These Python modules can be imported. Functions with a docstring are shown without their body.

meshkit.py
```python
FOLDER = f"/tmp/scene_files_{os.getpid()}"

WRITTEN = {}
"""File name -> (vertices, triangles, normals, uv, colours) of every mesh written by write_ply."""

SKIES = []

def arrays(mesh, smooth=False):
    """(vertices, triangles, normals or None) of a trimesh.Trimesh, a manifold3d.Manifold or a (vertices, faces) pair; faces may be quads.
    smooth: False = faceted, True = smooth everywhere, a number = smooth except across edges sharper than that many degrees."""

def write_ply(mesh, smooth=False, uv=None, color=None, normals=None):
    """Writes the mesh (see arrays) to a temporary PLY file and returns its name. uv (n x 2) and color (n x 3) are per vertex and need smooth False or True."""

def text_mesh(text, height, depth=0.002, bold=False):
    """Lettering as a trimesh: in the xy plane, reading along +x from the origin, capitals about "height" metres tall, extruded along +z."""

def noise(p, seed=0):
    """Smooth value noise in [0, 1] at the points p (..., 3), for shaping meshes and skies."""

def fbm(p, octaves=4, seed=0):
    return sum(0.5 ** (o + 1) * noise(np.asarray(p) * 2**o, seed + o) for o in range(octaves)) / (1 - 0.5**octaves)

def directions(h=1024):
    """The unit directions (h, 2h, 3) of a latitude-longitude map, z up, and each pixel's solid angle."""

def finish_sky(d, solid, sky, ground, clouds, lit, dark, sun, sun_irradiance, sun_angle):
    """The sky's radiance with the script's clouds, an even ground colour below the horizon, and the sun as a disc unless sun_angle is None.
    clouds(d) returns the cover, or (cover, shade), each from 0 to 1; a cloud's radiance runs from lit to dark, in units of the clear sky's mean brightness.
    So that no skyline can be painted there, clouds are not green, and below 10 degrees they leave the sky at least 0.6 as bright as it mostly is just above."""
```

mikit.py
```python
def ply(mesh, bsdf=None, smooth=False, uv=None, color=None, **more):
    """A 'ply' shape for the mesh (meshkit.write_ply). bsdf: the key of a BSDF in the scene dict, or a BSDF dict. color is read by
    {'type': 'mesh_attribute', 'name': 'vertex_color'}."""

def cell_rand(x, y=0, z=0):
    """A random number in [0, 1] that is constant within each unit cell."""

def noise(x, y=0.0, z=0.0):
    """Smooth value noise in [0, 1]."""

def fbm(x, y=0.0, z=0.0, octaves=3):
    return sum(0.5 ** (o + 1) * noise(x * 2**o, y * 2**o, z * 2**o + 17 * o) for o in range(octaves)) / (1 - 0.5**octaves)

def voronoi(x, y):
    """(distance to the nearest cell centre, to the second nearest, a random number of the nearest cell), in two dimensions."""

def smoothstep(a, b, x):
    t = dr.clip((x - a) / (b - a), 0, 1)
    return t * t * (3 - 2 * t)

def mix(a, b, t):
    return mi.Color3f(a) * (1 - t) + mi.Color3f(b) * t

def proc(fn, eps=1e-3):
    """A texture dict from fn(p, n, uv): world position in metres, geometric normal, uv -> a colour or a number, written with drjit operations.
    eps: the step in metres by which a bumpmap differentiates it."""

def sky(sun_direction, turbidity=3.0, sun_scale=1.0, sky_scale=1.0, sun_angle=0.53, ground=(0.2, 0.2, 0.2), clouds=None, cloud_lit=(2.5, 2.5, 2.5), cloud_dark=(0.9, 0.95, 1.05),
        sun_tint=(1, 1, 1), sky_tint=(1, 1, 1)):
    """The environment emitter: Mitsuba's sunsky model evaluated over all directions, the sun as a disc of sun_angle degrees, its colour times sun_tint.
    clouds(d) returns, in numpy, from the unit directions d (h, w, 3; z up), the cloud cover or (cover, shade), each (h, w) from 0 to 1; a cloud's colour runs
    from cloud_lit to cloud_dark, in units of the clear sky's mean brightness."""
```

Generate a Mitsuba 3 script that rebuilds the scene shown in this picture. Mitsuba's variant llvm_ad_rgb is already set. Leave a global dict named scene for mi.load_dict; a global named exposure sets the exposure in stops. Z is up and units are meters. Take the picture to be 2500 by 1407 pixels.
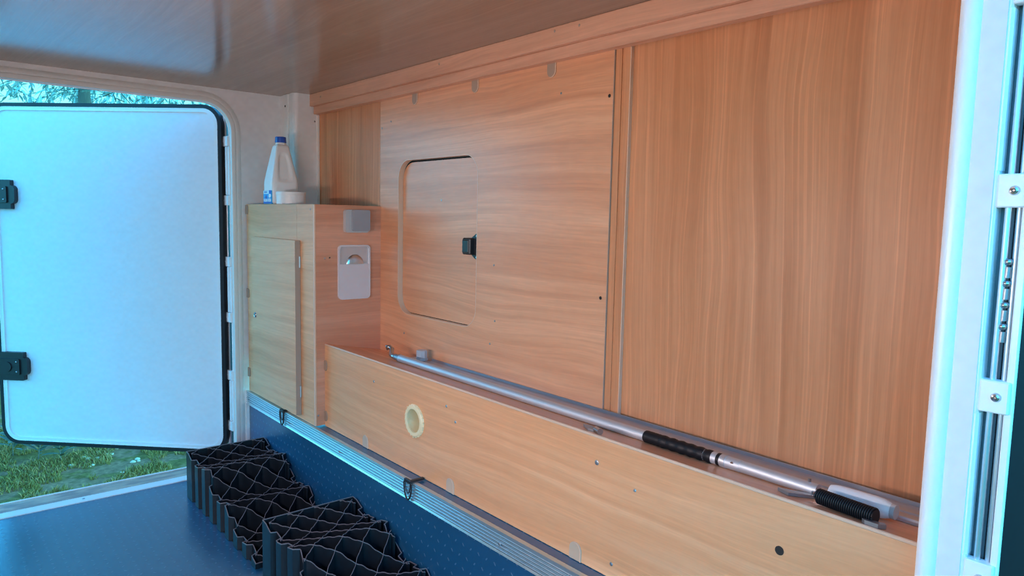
import math, random
import numpy as np, trimesh, mitsuba as mi, drjit as dr, mikit, meshkit
from mikit import noise, fbm, smoothstep, mix, proc
from shapely.geometry import Polygon, Point, box as sbox
from shapely import affinity
T = mi.ScalarTransform4f
random.seed(7)
rng = np.random.default_rng(7)
scene, labels = {}, {}

# ------------------------------------------------------------------ camera, sky, exposure
CAM = np.array([2.35003, -1.03935, 0.86442])
FWD = np.array([-0.759977, 0.642349, -0.099112])
UP = np.array([-0.089544, 0.047559, 0.994847])
scene['camera'] = {'type': 'perspective', 'fov': 71.7359, 'fov_axis': 'x', 'near_clip': 0.01, 'far_clip': 200.0,
                   'to_world': T().look_at(origin=CAM.tolist(), target=(CAM + FWD).tolist(), up=UP.tolist())}
scene['sky'] = mikit.sky((0.5, 0.85, 0.30), turbidity=2.6, sun_scale=0.0, sky_scale=1.0, ground=(0.22, 0.22, 0.16), sky_tint=(0.25, 1.34, 2.0))
exposure = 4.45
FILL_LAMP = (4.1, 3.6, 3.75)          # radiance of an added fill lamp, out of view on the rear wall

# ------------------------------------------------------------------ materials
def rough(color, r=0.4, spec=0.5, **k):
    d = {'type': 'principled', 'base_color': color if isinstance(color, dict) else {'type': 'rgb', 'value': list(color)}, 'roughness': r, 'specular': spec}
    d.update(k)
    return {'type': 'twosided', 'bsdf': d}

def wood(axis, light, mid, dark, seed=0.0, stripe=1.0, streak=0.5):
    def fn(p, n, uv):
        if axis == 'x': u, v = p.x, p.z + 0.83 * p.y
        elif axis == 'z': u, v = p.z, p.x + 0.83 * p.y
        else: u, v = p.y, p.z + 0.83 * p.x
        v = v + 0.05 * (fbm(u * 1.9 + seed, v * 5.0, seed) - 0.5)
        broad = fbm(u * 0.9 + seed, v * 14.0, 3.1 + seed, octaves=4)
        fine = fbm(u * 2.6, v * (130.0 if axis == 'z' else 85.0), 7.7 + seed, octaves=3)
        pore = noise(u * 40.0, v * 620.0, 1.3 + seed)
        dk = smoothstep(0.56, 0.80, fbm(u * 1.3 + 9.0, v * 26.0, 5.5 + seed, octaves=3)) * stripe
        c = mix(mid, light, smoothstep(0.28, 0.72, 0.55 * broad + 0.45 * fine))
        c = mix(c, dark, 0.40 * dk)
        c = mix(c, dark, 0.14 * stripe * smoothstep(0.55, 0.75, noise(u * 3.2 + seed, v * 230.0, 2.2)))
        c = c * (1 + 0.11 * streak * smoothstep(0.60, 0.85, noise(u * 2.1 + 3.0 * seed, v * 310.0, 6.1)))
        return c * (0.93 + 0.10 * pore)
    return proc(fn)

WL, WM, WD = (0.73, 0.362, 0.200), (0.60, 0.250, 0.120), (0.40, 0.140, 0.068)
scene['mat_wood_across'] = rough(wood('x', WL, WM, WD, 0.0, 0.85), 0.34, 0.7)
scene['mat_wood_upright'] = rough(wood('z', (0.63, 0.280, 0.138), (0.53, 0.212, 0.094), (0.37, 0.124, 0.050), 4.0, 1.1, 1.2), 0.40, 0.22)
scene['mat_wood_side'] = rough(wood('y', (0.68, 0.320, 0.200), (0.55, 0.220, 0.122), (0.36, 0.122, 0.070), 11.0, 0.7), 0.38, 0.4)
scene['mat_wood_ceiling'] = rough(wood('x', (0.25, 0.175, 0.132), (0.225, 0.145, 0.104), (0.175, 0.108, 0.074), 21.0, 0.4), 0.17, 0.7)
scene['mat_wood_pale'] = rough(wood('x', (0.80, 0.438, 0.235), (0.685, 0.320, 0.150), (0.465, 0.186, 0.084), 31.0, 0.6), 0.38, 0.4)
scene['mat_wood_trim'] = rough(wood('x', (0.62, 0.325, 0.205), (0.52, 0.238, 0.138), (0.36, 0.142, 0.080), 41.0, 0.6), 0.38, 0.4)
scene['mat_edge_band'] = rough((0.66, 0.44, 0.31), 0.35)
scene['mat_board_edge'] = rough((0.36, 0.25, 0.19), 0.6)
scene['mat_cap_plastic'] = rough((0.36, 0.235, 0.165), 0.4)
scene['mat_cap_pale'] = rough((0.52, 0.37, 0.26), 0.35)
scene['mat_shadow_hole'] = rough((0.02, 0.015, 0.012), 0.8)

def cream_fn(p, n, uv):
    g = fbm(p.x * 60, p.y * 60, p.z * 60, octaves=2)
    return mix((0.68, 0.66, 0.64), (0.76, 0.74, 0.72), g)
scene['mat_cream_panel'] = rough(proc(cream_fn), 0.5, 0.35)
scene['mat_cream_plastic'] = rough((0.72, 0.69, 0.65), 0.42, 0.4)
scene['mat_ring_plastic'] = rough((0.80, 0.66, 0.40), 0.4, 0.45)
scene['mat_white_paint'] = rough((0.80, 0.82, 0.83), 0.35, 0.5)
def door_fn(p, n, uv):
    g = fbm(p.x * 90, p.y * 90, p.z * 90, octaves=2)
    return mix((0.74, 0.76, 0.78), (0.80, 0.82, 0.84), g)
scene['mat_door_skin'] = rough(proc(door_fn), 0.45, 0.4)
scene['mat_black_rubber'] = rough((0.012, 0.013, 0.016), 0.45, 0.4)
scene['mat_black_plastic'] = rough((0.016, 0.016, 0.018), 0.4, 0.5)
scene['mat_grip_rubber'] = rough((0.006, 0.006, 0.008), 0.5, 0.35)
scene['mat_aluminium'] = {'type': 'twosided', 'bsdf': {'type': 'principled', 'base_color': {'type': 'rgb', 'value': [0.62, 0.73, 0.78]}, 'roughness': 0.34, 'metallic': 0.9, 'specular': 0.5}}
scene['mat_aluminium_matt'] = {'type': 'twosided', 'bsdf': {'type': 'principled', 'base_color': {'type': 'rgb', 'value': [0.62, 0.62, 0.63]}, 'roughness': 0.42, 'metallic': 0.75, 'specular': 0.5}}
scene['mat_aluminium_tube'] = {'type': 'twosided', 'bsdf': {'type': 'principled', 'base_color': {'type': 'rgb', 'value': [0.70, 0.72, 0.75]}, 'roughness': 0.52, 'metallic': 0.8, 'specular': 0.5}}
scene['mat_recess_metal'] = {'type': 'twosided', 'bsdf': {'type': 'principled', 'base_color': {'type': 'rgb', 'value': [0.16, 0.20, 0.23]}, 'roughness': 0.5, 'metallic': 0.6, 'specular': 0.4}}  # aluminium darkened in its colour for the shade inside the hinge recess
scene['mat_steel'] = {'type': 'twosided', 'bsdf': {'type': 'principled', 'base_color': {'type': 'rgb', 'value': [0.55, 0.56, 0.58]}, 'roughness': 0.22, 'metallic': 1.0, 'specular': 0.5}}
scene['mat_zinc'] = {'type': 'twosided', 'bsdf': {'type': 'principled', 'base_color': {'type': 'rgb', 'value': [0.34, 0.36, 0.38]}, 'roughness': 0.4, 'metallic': 0.8, 'specular': 0.5}}
scene['mat_grey_plastic'] = rough((0.46, 0.43, 0.42), 0.4, 0.5)
scene['mat_grey_dark_plastic'] = rough((0.29, 0.29, 0.31), 0.4, 0.5)
scene['mat_grey_clear_plastic'] = rough((0.40, 0.42, 0.45), 0.25, 0.5)
scene['mat_frosted_plastic'] = rough((0.62, 0.55, 0.55), 0.3, 0.5)
scene['mat_white_plastic'] = rough((0.78, 0.76, 0.74), 0.38, 0.5)
scene['mat_blue_plastic'] = rough((0.010, 0.075, 0.42), 0.35, 0.5)
scene['mat_label_blue'] = rough((0.02, 0.35, 0.72), 0.35, 0.5)
scene['mat_label_dark_blue'] = rough((0.01, 0.10, 0.45), 0.35, 0.5)
scene['mat_label_pale'] = rough((0.55, 0.80, 0.85), 0.4, 0.5)
scene['mat_label_white'] = rough((0.85, 0.88, 0.90), 0.4, 0.5)

def floor_h(p, n, uv):                  # small raised dashes in offset rows
    a, b = p.x / 0.026, (p.y + p.z) / 0.026
    r = dr.floor(b)
    a = a + 0.5 * (r - 2 * dr.floor(r / 2))
    fx, fy = a - dr.floor(a) - 0.5, b - r - 0.5
    s = dr.select((dr.floor(a) - 2 * dr.floor(dr.floor(a) / 2)) < 0.5, 1.0, -1.0)
    q, w = (fx + s * fy) * 0.7071, (fx - s * fy) * 0.7071
    return 1 - smoothstep(0.6, 1.0, dr.sqrt(dr.square(q / 0.20) + dr.square(w / 0.085)))
def floor_c(p, n, uv):
    g = fbm(p.x * 5, p.y * 5, p.z * 5, octaves=3)
    return mix((0.006, 0.062, 0.140), (0.010, 0.080, 0.172), g) + mi.Color3f(0.040, 0.065, 0.085) * floor_h(p, n, uv)  # the lighter dash colour paints in glints on the studs
scene['mat_studded_rubber'] = {'type': 'twosided', 'bsdf': {'type': 'bumpmap', 'scale': 0.0006, 'arbitrary': proc(floor_h, eps=6e-4),
    'nested': {'type': 'principled', 'base_color': proc(floor_c), 'roughness': 0.26, 'specular': 0.95, 'clearcoat': 1.0, 'clearcoat_gloss': 0.8}}}
scene['mat_step_rubber'] = rough((0.040, 0.040, 0.045), 0.5, 0.4)
def sill_c(p, n, uv):
    g = fbm(p.y * 22, p.x * 60, 2.0, octaves=4)
    return mix((0.34, 0.30, 0.26), (0.55, 0.47, 0.36), smoothstep(0.3, 0.75, g))
scene['mat_scuffed_sill'] = rough(proc(sill_c), 0.6, 0.3)
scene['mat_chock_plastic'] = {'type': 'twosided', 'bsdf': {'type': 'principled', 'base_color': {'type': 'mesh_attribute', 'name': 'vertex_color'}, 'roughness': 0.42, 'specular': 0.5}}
def soil_fn(p, n, uv):
    g = fbm(p.x * 9, p.y * 9, 1.0, octaves=4)
    h = fbm(p.x * 60, p.y * 60, 4.0, octaves=3)
    c = mix((0.34, 0.15, 0.075), (0.22, 0.12, 0.035), smoothstep(0.42, 0.58, g))
    return c * (0.55 + 0.9 * h)
scene['mat_soil'] = rough(proc(soil_fn), 0.95, 0.1)
def leafmat(c, t): return {'type': 'twosided', 'bsdf': {'type': 'principled', 'base_color': {'type': 'rgb', 'value': list(c)}, 'roughness': 0.55, 'specular': 0.35}}
scene['mat_grass_blade'] = leafmat((0.33, 0.20, 0.045), 0)
scene['mat_grass_dry'] = leafmat((0.62, 0.30, 0.10), 0)
scene['mat_olive_leaf'] = leafmat((0.30, 0.42, 0.34), 0)
scene['mat_olive_leaf_pale'] = leafmat((0.55, 0.72, 0.66), 0)
scene['mat_weed_leaf'] = leafmat((0.10, 0.11, 0.065), 0)
scene['mat_bark'] = rough((0.22, 0.18, 0.14), 0.9, 0.1)
scene['mat_pebble'] = rough((0.78, 0.55, 0.36), 0.8, 0.2)

# ------------------------------------------------------------------ mesh helpers
def cat(*m):
    out = []
    for x in m:
        out += list(x) if isinstance(x, (list, tuple)) else [x]
    return trimesh.util.concatenate(out)
def bx(x0, x1, y0, y1, z0, z1, b=0.0):
    if b <= 0:
        m = trimesh.creation.box((x1 - x0, y1 - y0, z1 - z0)); m.apply_translation(((x0 + x1) / 2, (y0 + y1) / 2, (z0 + z1) / 2)); return m
    pts = []
    for X, sx in ((x0, 1), (x1, -1)):
        for Y, sy in ((y0, 1), (y1, -1)):
            for Z, sz in ((z0, 1), (z1, -1)):
                pts += [(X, Y + sy * b, Z + sz * b), (X + sx * b, Y, Z + sz * b), (X + sx * b, Y + sy * b, Z)]
    return trimesh.convex.convex_hull(np.array(pts))
def hull(pts): return trimesh.convex.convex_hull(np.array(pts, float))
def cyl(a, b, r, n=20, r2=None):
    a, b = np.array(a, float), np.array(b, float)
    return tube([a, b], [r, r if r2 is None else r2], n)
def tube(pts, r, n=14, cap=True, closed=False):
    pts = np.array(pts, float); m = len(pts)
    r = np.full(m, r) if np.isscalar(r) else np.array(r, float)
    t = np.gradient(pts, axis=0) if not closed else np.roll(pts, -1, 0) - np.roll(pts, 1, 0)
    t /= np.linalg.norm(t, axis=1)[:, None]
    up = np.array([0.13, 0.21, 0.97]) if abs(t[0][2]) < 0.9 else np.array([0.9, 0.3, 0.1])
    u = np.cross(t[0], up); u /= np.linalg.norm(u)
    V, F = [], []
    ang = np.arange(n) * 2 * np.pi / n
    for i in range(m):
        u = u - t[i] * np.dot(u, t[i]); u /= np.linalg.norm(u); w = np.cross(t[i], u)
        V.append(pts[i] + r[i] * (np.cos(ang)[:, None] * u + np.sin(ang)[:, None] * w))
    V = np.vstack(V)
    for i in range(m if closed else m - 1):
        j = (i + 1) % m
        for k in range(n):
            a, b, c, d = i * n + k, i * n + (k + 1) % n, j * n + (k + 1) % n, j * n + k
            F += [(a, b, c), (a, c, d)]
    if cap and not closed:
        V = np.vstack([V, pts[0], pts[-1]]); e = len(V)
        for k in range(n):
            F += [(e - 2, (k + 1) % n, k), (e - 1, (m - 1) * n + k, (m - 1) * n + (k + 1) % n)]
    return trimesh.Trimesh(V, F, process=False)
def lathe(prof, n=32):                       # prof [(r, z)], axis z
    V, F = [], []
    for r, z in prof:
        a = np.arange(n) * 2 * np.pi / n
        V.append(np.stack([r * np.cos(a), r * np.sin(a), np.full(n, z)], 1))
    V = np.vstack(V)
    for i in range(len(prof) - 1):
        for k in range(n):
            a, b, c, d = i * n + k, i * n + (k + 1) % n, (i + 1) * n + (k + 1) % n, (i + 1) * n + k
            F += [(a, b, c), (a, c, d)]
    return trimesh.Trimesh(V, F, process=False)
def frame(m, o, ex, ey, ez):
    M = np.eye(4); M[:3, 0], M[:3, 1], M[:3, 2], M[:3, 3] = ex, ey, ez, o
    m = m.copy(); m.apply_transform(M)
    return m
def ext(poly, d):
    gs = getattr(poly, 'geoms', [poly])
    return cat([trimesh.creation.extrude_polygon(g, d, engine='earcut') for g in gs])
def ext_y(poly_xz, y0, y1): return frame(ext(poly_xz, y1 - y0), (0, y0, 0), (1, 0, 0), (0, 0, 1), (0, 1, 0))
def ext_x(poly_yz, x0, x1): return frame(ext(poly_yz, x1 - x0), (x0, 0, 0), (0, 1, 0), (0, 0, 1), (1, 0, 0))
def ext_z(poly_xy, z0, z1): return frame(ext(poly_xy, z1 - z0), (0, 0, z0), (1, 0, 0), (0, 1, 0), (0, 0, 1))
def rrect(a0, a1, b0, b1, r, n=8): return sbox(a0 + r, b0 + r, a1 - r, b1 - r).buffer(r, quad_segs=n)
def bevel_poly(poly, y0, y1, b, face=-1):    # plate in xz from y0 to y1 with a rounded front edge at y0
    return cat(ext_y(poly, y0 + b, y1), ext_y(poly.buffer(-b * 0.3), y0 + b * 0.4, y0 + b), ext_y(poly.buffer(-b), y0, y0 + b * 0.4))
_count = {}
def key_of(base, parent=None):
    full = f'{parent}__{base}' if parent else base
    n = _count.get(full, 0); _count[full] = n + 1
    return full if n == 0 else f'{full}_{n:03d}'
def obj(name, mesh, mat, parent=None, smooth=30, label=None, category=None, group=None, kind=None, **kw):
    k = key_of(name, parent)
    scene[k] = mikit.ply(mesh, 'mat_' + mat, smooth=smooth, **kw)
    tag(k, label, category, group, kind)
    return k
def tag(k, label=None, category=None, group=None, kind=None):
    d = {a: b for a, b in (('label', label), ('category', category), ('group', group), ('kind', kind)) if b}
    if d: labels[k] = d
def thing(name, label, category, group=None):
    k = key_of(name); tag(k, label, category, group); return k
def struct(name, mesh, mat, label=None, smooth=30, **kw): return obj(name, mesh, mat, None, smooth, label, None, None, 'structure', **kw)
def screw_mesh(p, nrm, r=0.004, h=0.0012):   # domed cross-head screw standing on a surface
    m = lathe([(0.0001, h), (r * 0.35, h), (r * 0.75, h * 0.8), (r, h * 0.1), (r, -0.002)], 14)
    nz = np.array(nrm, float); ex = np.cross(nz, [0.3, 0.2, 0.9]); ex /= np.linalg.norm(ex)
    slot = cat(bx(-r * .55, r * .55, -r * .1, r * .1, h * .7, h * 1.12), bx(-r * .1, r * .1, -r * .55, r * .55, h * .7, h * 1.12))
    return frame(m, p, ex, np.cross(nz, ex), nz), frame(slot, p, ex, np.cross(nz, ex), nz)
def screw(p, nrm, parent, mat='zinc', r=0.004):
    a, b = screw_mesh(p, nrm, r)
    obj('screw', cat(a, b), mat, parent)

W = 2.083         # inner width of the garage, left wall at x = 0, near wall at x = W
H = 1.25          # ceiling
YE = -0.248       # hinge-side edge of both hatch openings
REAR = -1.30

# ------------------------------------------------------------------ setting: floor, step, ceiling, walls
struct('floor', bx(0, W + 0.02, REAR, -0.203, -0.04, 0.0), 'studded_rubber', 'dark rubber garage floor with small raised dashes', False)
bf = struct('baseboard_right', bx(0, W, -0.203, -0.0, -0.04, 0.2662), 'studded_rubber', 'dark studded rubber riser of the raised step under the aluminium rail', False)
struct('ceiling', bx(0, W, REAR, 0.02, H, H + 0.03), 'wood_ceiling', 'glossy brown wood-grain ceiling panel', False)

# wood wall (y = 0)
wr = thing('wall_right', 'wood-grain bulkhead wall made of several panels', None); labels[wr] = {'label': 'wood-grain bulkhead wall made of several panels', 'kind': 'structure'}
obj('right_panel', bx(1.40, W, 0.010, 0.030, 0.40, H), 'wood_upright', wr, False, 'plain panel with upright grain right of the seam')
obj('left_panel', bx(0.0, 0.521, 0.003, 0.020, 0.40, H), 'wood_upright', wr, False, 'narrow panel with upright grain left of the hatch panel')
OX0, OX1, OZ0, OZ1 = 0.6195, 0.9855, 0.590, 1.0155
hole = rrect(OX0, OX1, OZ0, OZ1, 0.052, 12)
plate = sbox(0.520, 0.45, 1.4085, 1.215)
mp = ext_y(plate.difference(hole), 0.0, 0.0165)
obj('hatch_panel', mp, 'wood_across', wr, False, 'wide panel with level grain round the hatch opening')
obj('panel_edge', bx(1.4083, 1.4098, 0.0002, 0.012, 0.45, 1.192), 'board_edge', wr, False)
ring = hole.difference(hole.buffer(-0.0018))
obj('opening_edge', ext_y(ring, -0.0003, 0.016), 'edge_band', wr, 40, 'pale edge band round the hatch opening')
bat = obj('batten', cat(bx(1.4102, 1.4255, 0.0035, 0.012, 0.45, 1.19), bx(1.4255, 1.432, 0.0055, 0.012, 0.45, 1.19), bx(1.432, 1.4475, 0.0030, 0.012, 0.45, 1.19, 0.0008)), 'wood_upright', wr, False, 'slim grooved batten beside the seam')
obj('batten_edge', bx(1.4470, 1.4488, 0.0024, 0.012, 0.45, 1.19), 'edge_band', bat, False)
for x in (0.7044, 0.9699, 1.2352):
    tabp = sbox(x - 0.0135, 1.172, x + 0.0135, 1.20).union(Point(x, 1.172).buffer(0.0135))
    kt = obj('cover_tab', ext_y(tabp, -0.0015, 0.003), 'cap_plastic', wr, 40)
    obj('tab_rim', ext_y(tabp.difference(affinity.translate(tabp, -0.002, 0.001)), -0.0022, 0.003), 'edge_band', kt, 40)
for x, z in ((1.3994, 1.1022), (1.3938, 0.7086), (1.053, 0.7517), (0.5796, 1.1251), (0.5296, 1.111), (1.2646, 1.1226), (0.655, 0.535), (1.06, 0.62), (1.043, 0.563)):
    screw((x, 0.0, z), (0, -1, 0), wr, 'shadow_hole' if x > 1.39 else 'zinc', 0.0034 if x > 1.39 else 0.0024)
# hatch door in the opening
dh = thing('door_3', None, None); labels[dh] = {'label': 'small recessed wood hatch door with rounded corners and black catch', 'kind': 'structure'}
obj('panel', ext_y(affinity.translate(affinity.scale(hole, 1, 1 - 0.008, origin=(0, OZ0)), 0, 0.0).buffer(-0.0034), 0.0145, 0.0295), 'wood_across', dh, False)
obj('gap_shadow', ext_y(sbox(OX0 - .03, OZ0 - .03, OX1 + .03, OZ1 + .03), 0.030, 0.033), 'shadow_hole', dh, False)
lt = obj('catch', bx(0.9345, 0.9660, -0.0075, 0.0145, 0.7715, 0.8120, 0.003), 'black_plastic', dh, 30, 'black plastic push catch')
obj('button', bx(0.9375, 0.9625, -0.0100, -0.006, 0.7760, 0.8075, 0.0018), 'black_plastic', lt, 30)
lpo = Polygon([(0.955, 0.772), (0.968, 0.763), (0.9835, 0.757), (0.9835, 0.826), (0.972, 0.822), (0.955, 0.812)])
obj('plate', ext_y(lpo, 0.006, 0.0145), 'black_plastic', lt, False)
for z in (0.765, 0.8175):
    a, b = screw_mesh((0.9765, 0.006, z), (0, -1, 0), 0.0035); obj('screw', cat(a, b), 'steel', lt)
screw((0.812, 0.0145, 0.905), (0, -1, 0), dh, 'aluminium', 0.0026)

# cornice under the ceiling
tr = thing('trim_1', None, None); labels[tr] = {'label': 'two-step wooden cornice board along the ceiling edge', 'kind': 'structure'}
obj('upper_board', bx(0.111, W, -0.030, 0.003, 1.2115, H, 0.0012), 'wood_trim', tr, False)
obj('lower_board', bx(0.116, W, -0.0185, 0.003, 1.1870, 1.2115, 0.001), 'wood_trim', tr, False)
for x, z in ((0.1929, 1.2335), (1.2721, 1.241), (1.3415, 1.2395), (0.86, 1.237)): screw((x, -0.030, z), (0, -1, 0), tr, 'board_edge', 0.0028)

# opening path: U shape (hinge side up, over the top, down the free side) with outward normals
def u_path(y_hinge, y_free, z0, z1, r, n=10, closed=False):
    P = [((y_hinge, z0), (1, 0))]
    for k in range(n + 1):
        a = k / n * math.pi / 2
        P.append(((y_hinge - r + r * math.cos(a), z1 - r + r * math.sin(a)), (math.cos(a), math.sin(a))))
    for k in range(n + 1):
        a = math.pi / 2 + k / n * math.pi / 2
        P.append(((y_free + r + r * math.cos(a), z1 - r + r * math.sin(a)), (math.cos(a), math.sin(a))))
    P.append(((y_free, z0), (-1, 0)))
    if closed:
        P = P[1:-1]
        for a0, yc in ((math.pi, y_free + r), (1.5 * math.pi, y_hinge - r)):
            for k in range(n + 1):
                a = a0 + k / n * math.pi / 2
                P.append(((yc + r * math.cos(a), z0 + r + r * math.sin(a)), (math.cos(a), math.sin(a))))
    return P
def sweep(path, prof, closed=False):         # prof: closed list of (outward offset, x)
    V, F = [], []; m, q = len(path), len(prof)
    for (p, n) in path:
        for off, x in prof: V.append((x, p[0] + n[0] * off, p[1] + n[1] * off))
    for i in range(m if closed else m - 1):
        j = (i + 1) % m
        for k in range(q):
            l = (k + 1) % q
            F += [(i * q + k, j * q + k, j * q + l), (i * q + k, j * q + l, i * q + l)]
    msh = trimesh.Trimesh(V, F, process=False)
    if msh.is_watertight and msh.volume < 0: msh.invert()
    return msh
def opening_poly(y_free, z1, r): return sbox(y_free, -0.3, YE, z1 - r).union(rrect(y_free, YE, 0.2, z1, r, 10))

# left (far) wall with its hatch opening
YF = -1.06
wl = struct('wall_left', ext_x(sbox(REAR, -0.06, 0.02, H).difference(opening_poly(YF, 1.2045, 0.088).buffer(0.004)), -0.014, 0.0), 'cream_panel', 'cream side wall round the open far hatch', False)
tl = thing('trim_2', None, None); labels[tl] = {'label': 'cream moulded frame round the far hatch opening', 'kind': 'structure'}
lip = [(0.0, -0.012), (0.0, 0.002), (0.001, 0.0045), (0.0035, 0.006), (0.011, 0.006), (0.0135, 0.0050), (0.0145, 0.0030), (0.0155, 0.0050), (0.018, 0.0060), (0.026, 0.0045), (0.031, 0.001), (0.031, -0.012)]
obj('moulding', sweep(u_path(YE, YF, -0.02, 1.2045, 0.085), lip), 'cream_plastic', tl, 35)
obj('outer_edge', sweep(u_path(YE, YF, -0.04, 1.2045, 0.085), [(-0.0022, -0.0165), (-0.0022, -0.012), (0.012, -0.012), (0.012, -0.0165)]), 'white_paint', tl, False)
# corner column on the left wall
col = thing('trim_3', None, None); labels[col] = {'label': 'cream boxed column in the corner above the cabinet', 'kind': 'structure'}
cp = [(0.0, -0.083)] + [(0.111 - 0.016 + 0.016 * math.sin(a), -0.083 + 0.016 - 0.016 * math.cos(a)) for a in np.linspace(0, math.pi / 2, 7)] + [(0.111, 0.003), (0.0, 0.003)]
obj('panel', ext_z(Polygon(cp), 0.60, H), 'cream_panel', col, 30)
obj('edge_strip', bx(0.109, 0.1145, -0.006, 0.0032, 0.60, 1.187, 0.0012), 'cream_plastic', col, 30)
st = obj('cover_strip', bx(0.028, 0.071, -0.0875, -0.082, 0.60, H, 0.0015), 'cream_plastic', col, 30)
screw((0.051, -0.0875, 1.212), (0, -1, 0), st, 'shadow_hole', 0.0035)
screw((0.111, -0.012, 1.165), (1, 0, 0), col, 'zinc', 0.003)

# sill of the far hatch
sl = thing('trim_4', None, None); labels[sl] = {'label': 'scuffed sill of the far hatch with a bright aluminium strip', 'kind': 'structure'}
obj('aluminium_strip', bx(-0.040, 0.002, YF, YE + 0.02, -0.03, 0.0025, 0.001), 'white_paint', sl, False)
obj('scuffed_lip', hull([(-0.040, y, z) for y in (YF, YE) for z in (-0.03, 0.0015)] + [(-0.106, y, z) for y in (YF, YE) for z in (-0.03, 0.0035)]), 'scuffed_sill', sl, False)
obj('outer_edge', bx(-0.114, -0.105, YF, YE, -0.03, 0.006, 0.0015), 'white_paint', sl, False)
screw((-0.021, -0.69, 0.0025), (0, 0, 1), sl, 'zinc', 0.004)

# rear wall (behind the camera's left) and near wall with its hatch opening
struct('wall_rear', bx(0, W, REAR - 0.03, REAR, -0.04, H + 0.03), 'wood_upright', 'wood-grain rear wall of the garage', False)
NF = -1.235
struct('wall_near', ext_x(sbox(REAR, -0.06, 0.02, H).difference(opening_poly(NF, 1.2045, 0.088).buffer(0.006)), W, W + 0.038), 'cream_panel', 'cream side wall round the near hatch', False)
tn = thing('trim_5', None, None); labels[tn] = {'label': 'white rounded frame profile of the near hatch opening', 'kind': 'structure'}
X0 = W - 0.001
pr = [(0.030, X0 - 0.004), (0.006, X0 - 0.004), (-0.001, X0 - 0.002), (-0.006, X0 + 0.002), (-0.008, X0 + 0.006), (-0.0075, X0 + 0.011), (-0.0045, X0 + 0.016), (0.001, X0 + 0.0195), (0.001, X0 + 0.0205),
      (0.0, X0 + 0.0225), (0.0, X0 + 0.0295), (0.0040, X0 + 0.0298), (0.0040, X0 + 0.0318), (0.0, X0 + 0.0322), (-0.0005, X0 + 0.0405), (0.0015, X0 + 0.0425), (0.030, X0 + 0.0425)]
obj('moulding', sweep(u_path(YE + 0.008, NF, -0.06, 1.2045, 0.085), pr), 'white_paint', tn, 40)
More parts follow.
